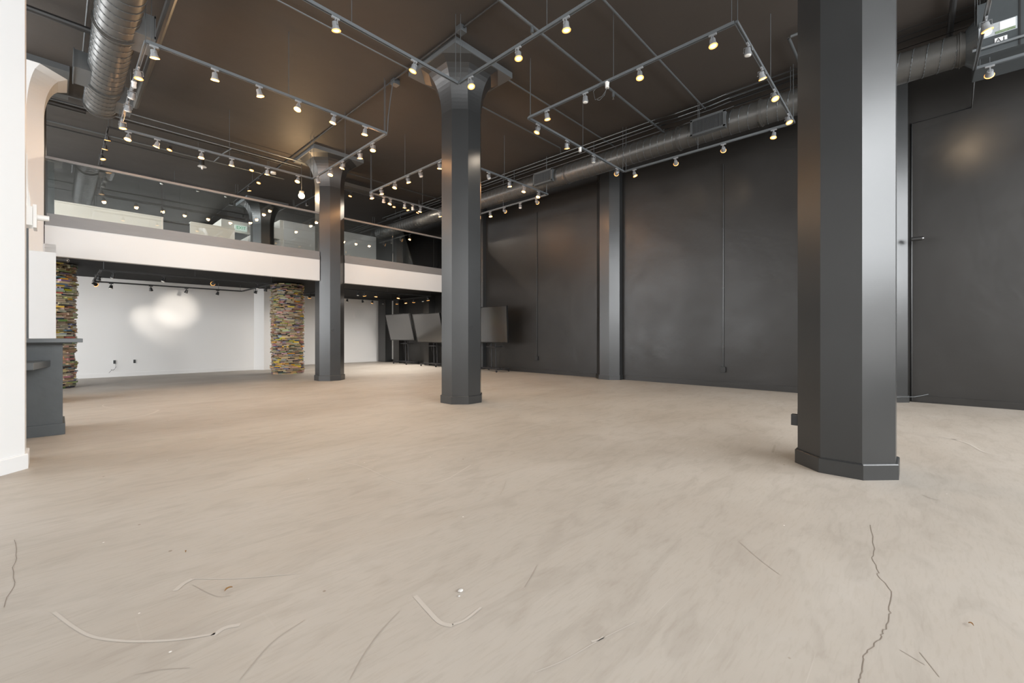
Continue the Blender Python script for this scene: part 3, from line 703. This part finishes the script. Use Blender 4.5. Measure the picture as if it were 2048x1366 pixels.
# ------------------------------------------------------------------ pipes and conduits
def pipe(pts, r, label, m=M['steel'], name='ceiling_pipe', cat='pipe', n=10, drops=()):
    o = empty(name, pts[0], label, cat)
    rel(MB().tube(pts, r, n), pts[0]).build('pipe_run', m, o, smooth=True)
    for p in drops:
        d = MB().cyl(p,(p[0],p[1],p[2]-.10),r*1.1,n=10); dr = rel(d, pts[0]).build('drop', m, o)
        rel(MB().cyl((p[0],p[1],p[2]-.10),(p[0],p[1],p[2]-.135),.008,n=8).cyl((p[0],p[1],p[2]-.135),(p[0],p[1],p[2]-.14),.018,n=12), pts[0]).build('sprinkler_head', M['brass'], dr)
    return o
pipe([(-2,4.07,5.66),(9.35,4.07,5.66)],.022,'long sprinkler pipe crossing the ceiling above the right front frame, with two heads',drops=((4.75,4.07,5.66),(7.05,4.07,5.66)))
pipe([(-2,3.06,5.67),(8.85,3.06,5.67)],.016,'thinner pipe crossing the ceiling nearer than the sprinkler pipe')
pipe([(-1,6.34,5.73),(4.14,6.34,5.73)],.012,'thin conduit running left across the ceiling into a junction by the centre column')
pipe([(4.15,1.5,5.735),(4.15,12.8,5.735)],.014,'thin dark conduit running back along the ceiling over the centre column',M['darktrack'])
pipe([(5.5,5.3,5.72),(9.3,5.3,5.72)],.015,'thin pipe behind the right front frame, nearer of two close pipes')
pipe([(5.2,6.3,5.72),(8.4,6.3,5.72),(8.7,6.5,5.72)],.015,'thin pipe behind the right front frame, farther of two close pipes')
for i,(x,y,lab) in enumerate(((4.15,4.95,'square junction box on the dark conduit, nearer the camera'),(4.2,6.85,'square junction box above the corner of the left rear frame'))):
    tag(MB().box(x-.06,x+.06,y-.06,y+.06,5.68,CZ,bev=.005).build('junction_box', M['steel']), lab, 'junction box')
LABS = ['top conduit of the bundle along the right edge of the ceiling','second conduit of the bundle along the right edge of the ceiling','third conduit of the bundle along the right edge of the ceiling','lowest conduit of the bundle along the right edge of the ceiling']
for i,(x,z,r_) in enumerate(((8.64,5.70,.011),(8.82,5.70,.013),(8.95,5.69,.016),(9.12,5.66,.014))):
    pipe([(x,-3.9,z),(x,2.6,z),(x+.05,3.0,z),(x+.05,3.6,z),(x,4.0,z),(x,15,z)],r_,LABS[i],M['darktrack'] if i > 1 else M['steel'])
pipe([(1.05,5.6,5.6),(1.05,11.0,5.6)],.055,'thick brown-lit pipe hung beside the left duct',M['duct'])
pipe([(-1.5,8.74,5.58),(.35,8.74,5.58)],.045,'thick dark pipe crossing from the left wall to the left duct',M['darktrack'])
pipe([(-1.5,11.75,5.5),(.4,11.75,5.5)],.05,'thick pipe behind the white capital, passing under the left duct',M['darktrack'])
pipe([(-.16,12.0,3.12),(-.16,12.0,5.5)],.035,'dark vertical pipe beside the left white column upstairs',M['darktrack'])
pipe([(.3,5,5.73),(.3,11,5.73)],.012,'thin conduit along the ceiling left of the left duct',M['steel'])
for i,(y,z,r_,m_) in enumerate(((11.6,5.66,.014,'steel'),(11.97,5.66,.016,'steel'),(12.15,5.68,.02,'darktrack'),(13.24,5.66,.014,'steel'),(13.6,5.68,.016,'darktrack'))):
    pipe([(-2,y,z),(4.5 if y < 13.5 else 2.6,y,z)],r_,['nearest','second','third','fourth','farthest'][i]+' of the five conduits crossing the ceiling above the mezzanine',M[m_])
pipe([(5.5,11.5,5.68),(9.4,11.5,5.68)],.018,'nearer dark pipe crossing the upstairs ceiling right of the mezzanine column',M['darktrack'])
pipe([(5.3,12.9,5.68),(9.4,12.9,5.68)],.022,'farther pipe crossing the upstairs ceiling right of the mezzanine column',M['darktrack'])
pipe([(2.9,11.97,5.66),(2.85,12.5,5.68),(2.8,13.24,5.66)],.014,'short bent conduit joining two of the mezzanine ceiling conduits')
cf = empty('ceiling_fixture',(2.62,13.6,5.60),'small white disc fixture with stem on the ceiling above the mezzanine','ceiling fixture')
MB().cyl((0,0,0),(0,0,.16),.05,n=16).build('mount', M['darktrack'], cf)
MB().cyl((0,0,-.025),(0,0,-.005),.10,.08,n=28).build('disc', M['plastic_white'], cf, smooth=True)
MB().cyl((0,0,-.09),(0,0,-.02),.02,.024,n=14).build('stem', M['plastic_white'], cf, smooth=True)
sm = MB(); sm.cyl((4.2,13.2,5.72),(4.2,13.2,CZ),.07,n=24); tag(sm.build('smoke_detector', M['plastic_white'], smooth=True),'small round white detector on the ceiling left of the mezzanine column','smoke detector')
tag(MB().box(5.0,6.6,12.0,12.3,5.5,5.6).build('cable_tray', M['duct']) , 'flat metal cable tray under the upstairs ceiling beside the mezzanine column','cable tray')
pipe([(6.5,-.37,5.70),(9.4,-.37,5.70)],.036,'thick dark pipe crossing the ceiling between the foreground column and the air handler',M['darktrack'])
pipe([(7.62,.7,5.68),(7.62,1.38,5.68),(7.64,1.41,5.68),(9.3,1.41,5.68)],.022,'elbow pipe on the ceiling just left of the foreground column',M['steel'])
pipe([(8.45,-.55,4.98),(8.45,-1.6,4.98),(8.45,-3.6,4.98)],.018,'blue-grey pipe running along under the air handler',M['track'])
# wall conduits with outlet boxes
def wall_conduit(y, zb, zt, label):
    o = empty('wall_conduit',(XR-.03,y,zb),label,'conduit')
    MB().cyl((.012,0,.05),(.012,0,zt-zb),.011,n=10).build('conduit', M['column_paint'], o, smooth=True)
    MB().box(-.025,.028,-.055,.055,-.06,.06,bev=.006).build('outlet_box', M['black'], o)
    for k in range(3):
        z = .5+k*(zt-zb-.6)/3
        MB().box(.0,.028,-.022,.022,z-.008,z+.008).build('strap', M['column_paint'], o)
wall_conduit(8.59,.46,5.0,'thin vertical conduit with low outlet box on the dark wall, beside the nearest screen')
wall_conduit(3.15,.40,5.0,'thin vertical conduit with low outlet box on the dark wall, middle bay')
pipe([(XR-.015,-.42,.012),(XR-.015,.06,.02),(XR-.015,.055,2.0),(XR-.015,.06,4.86),(XR-.015,-.66,4.88),(XR-.3,-.68,5.3),(XR-.6,-.70,5.7)],.013,'black cable running up the wall right of the foreground column and across',M['column_paint'],name='wall_cable',cat='cable')
def camera_fix(loc, d, label):
    o = empty('security_camera',loc,label,'camera')
    MB().cyl((0,0,0),(d[0]*.13,d[1]*.13,0),.034,n=18).build('barrel', M['black'], o, smooth=True)
    b = MB(); bmesh.ops.create_uvsphere(b.bm, u_segments=16, v_segments=10, radius=.033)
    b.build('dome', M['screen'], o, smooth=True, loc=(d[0]*.13,d[1]*.13,0))
camera_fix((XR-.26,.06,2.80),(.1,-1,0),'small black bullet camera on the pilaster right of the foreground column')
camera_fix((-.0,10.75,2.46),(1,0,0),'small black bullet camera under the left end of the mezzanine')
# outlets on the white back wall
def outlet(x, label, wires=False):
    o = empty('wall_outlet',(x,16.395,.42),label,'outlet')
    MB().box(-.035,.035,-.006,.002,-.06,.06).build('plate', M['plastic_white'], o)
    MB().box(-.026,.026,-.010,-.004,-.05,.05,bev=.002).build('socket', M['black'], o)
    if wires:
        MB().tube([(.02,-.01,-.05),(.03,-.03,-.12),(.0,-.05,-.2),(-.06,-.05,-.22),(-.12,-.05,-.30)],.0035,5).tube([(.02,-.01,-.05),(.03,-.02,-.15),(-.03,-.04,-.24),(-.08,-.04,-.2)],.003,5).build('loose_wires', M['black'], o)
def ox(px):    # x on the white wall plane for a measured column of the photograph
    t = (px-1024)/858.6; return 16.4/(math.cos(A_)-math.sin(A_)*t)*(math.sin(A_)+math.cos(A_)*t)
outlet(ox(229),'black-centred outlet on the white wall with loose wires hanging below',True)
outlet(ox(269),'outlet on the white wall without wires, right of the wired one')
# floor twig / wire by the foreground column
tag(MB().tube([(9.6,.32,.12),(9.75,.18,.125),(9.95,.02,.12),(10.15,-.15,.16)],.006,6).build('loose_wire', M['steel']),'thin loose wire sticking out by the pilaster foot behind the foreground column','wire')

# ------------------------------------------------------------------ daylight
def area(name, loc, rot, sx, sy, e, col):
    l = bpy.data.lights.new(name,'AREA'); l.shape = 'RECTANGLE'; l.size = sx; l.size_y = sy; l.energy = e; l.color = col
    o = bpy.data.objects.new(name, l); COL.objects.link(o); o.location = loc; o.rotation_euler = rot; return o
for a,b in ((-5.5,-.7),(-.3,4.7),(5.1,9.92)):
    area('window_daylight',((a+b)/2,Y0-.35,3.8),(PI/2,0,0),b-a,3.3,(b-a)*3.3*38,(.955,.98,1))
    area('street_daylight',((a+b)/2,Y0-.35,1.25),(PI/2,0,0),b-a,1.6,(b-a)*1.6*8,(1,.97,.94))
area('added_side_fill',(X0-.35,9.25,2.55),(PI/2,0,-PI/2),6.5,4.0,6.5*4*34,(.955,.98,1))  # added fill through the made-up side window
area('added_low_fill',(X0-.35,14.25,1.45),(PI/2,0,-PI/2),3.5,2.1,3.5*2.1*45,(.955,.98,1))  # added fill for the back wall and floor below the mezzanine
area('added_upper_fill',(X0-.35,14.3,4.5),(PI/2,0,-PI/2),3.7,2.0,3.7*2*75,(.955,.98,1))  # added fill for the cream half wall upstairs
area('added_upper_fill',(X0-.35,21.2,4.5),(PI/2,0,-PI/2),8.0,2.0,16*75,(.955,.98,1))  # added fill for the deep upstairs room
w = bpy.data.worlds.new('world'); S.world = w; w.use_nodes = True
w.node_tree.nodes['Background'].inputs[0].default_value = (.9,.95,1,1); w.node_tree.nodes['Background'].inputs[1].default_value = .6
S.view_settings.view_transform = 'Standard'; S.view_settings.look = 'None'; S.view_settings.gamma = 1; S.view_settings.exposure = .06
S.view_settings.use_curve_mapping = False
S.cycles.max_bounces = 7; S.cycles.diffuse_bounces = 3; S.cycles.use_adaptive_sampling = True; S.cycles.adaptive_threshold = .05; S.cycles.glossy_bounces = 3; S.cycles.transparent_max_bounces = 10
S.cycles.sample_clamp_indirect = 6; S.cycles.use_denoising = True; S.cycles.caustics_reflective = False; S.cycles.caustics_refractive = False
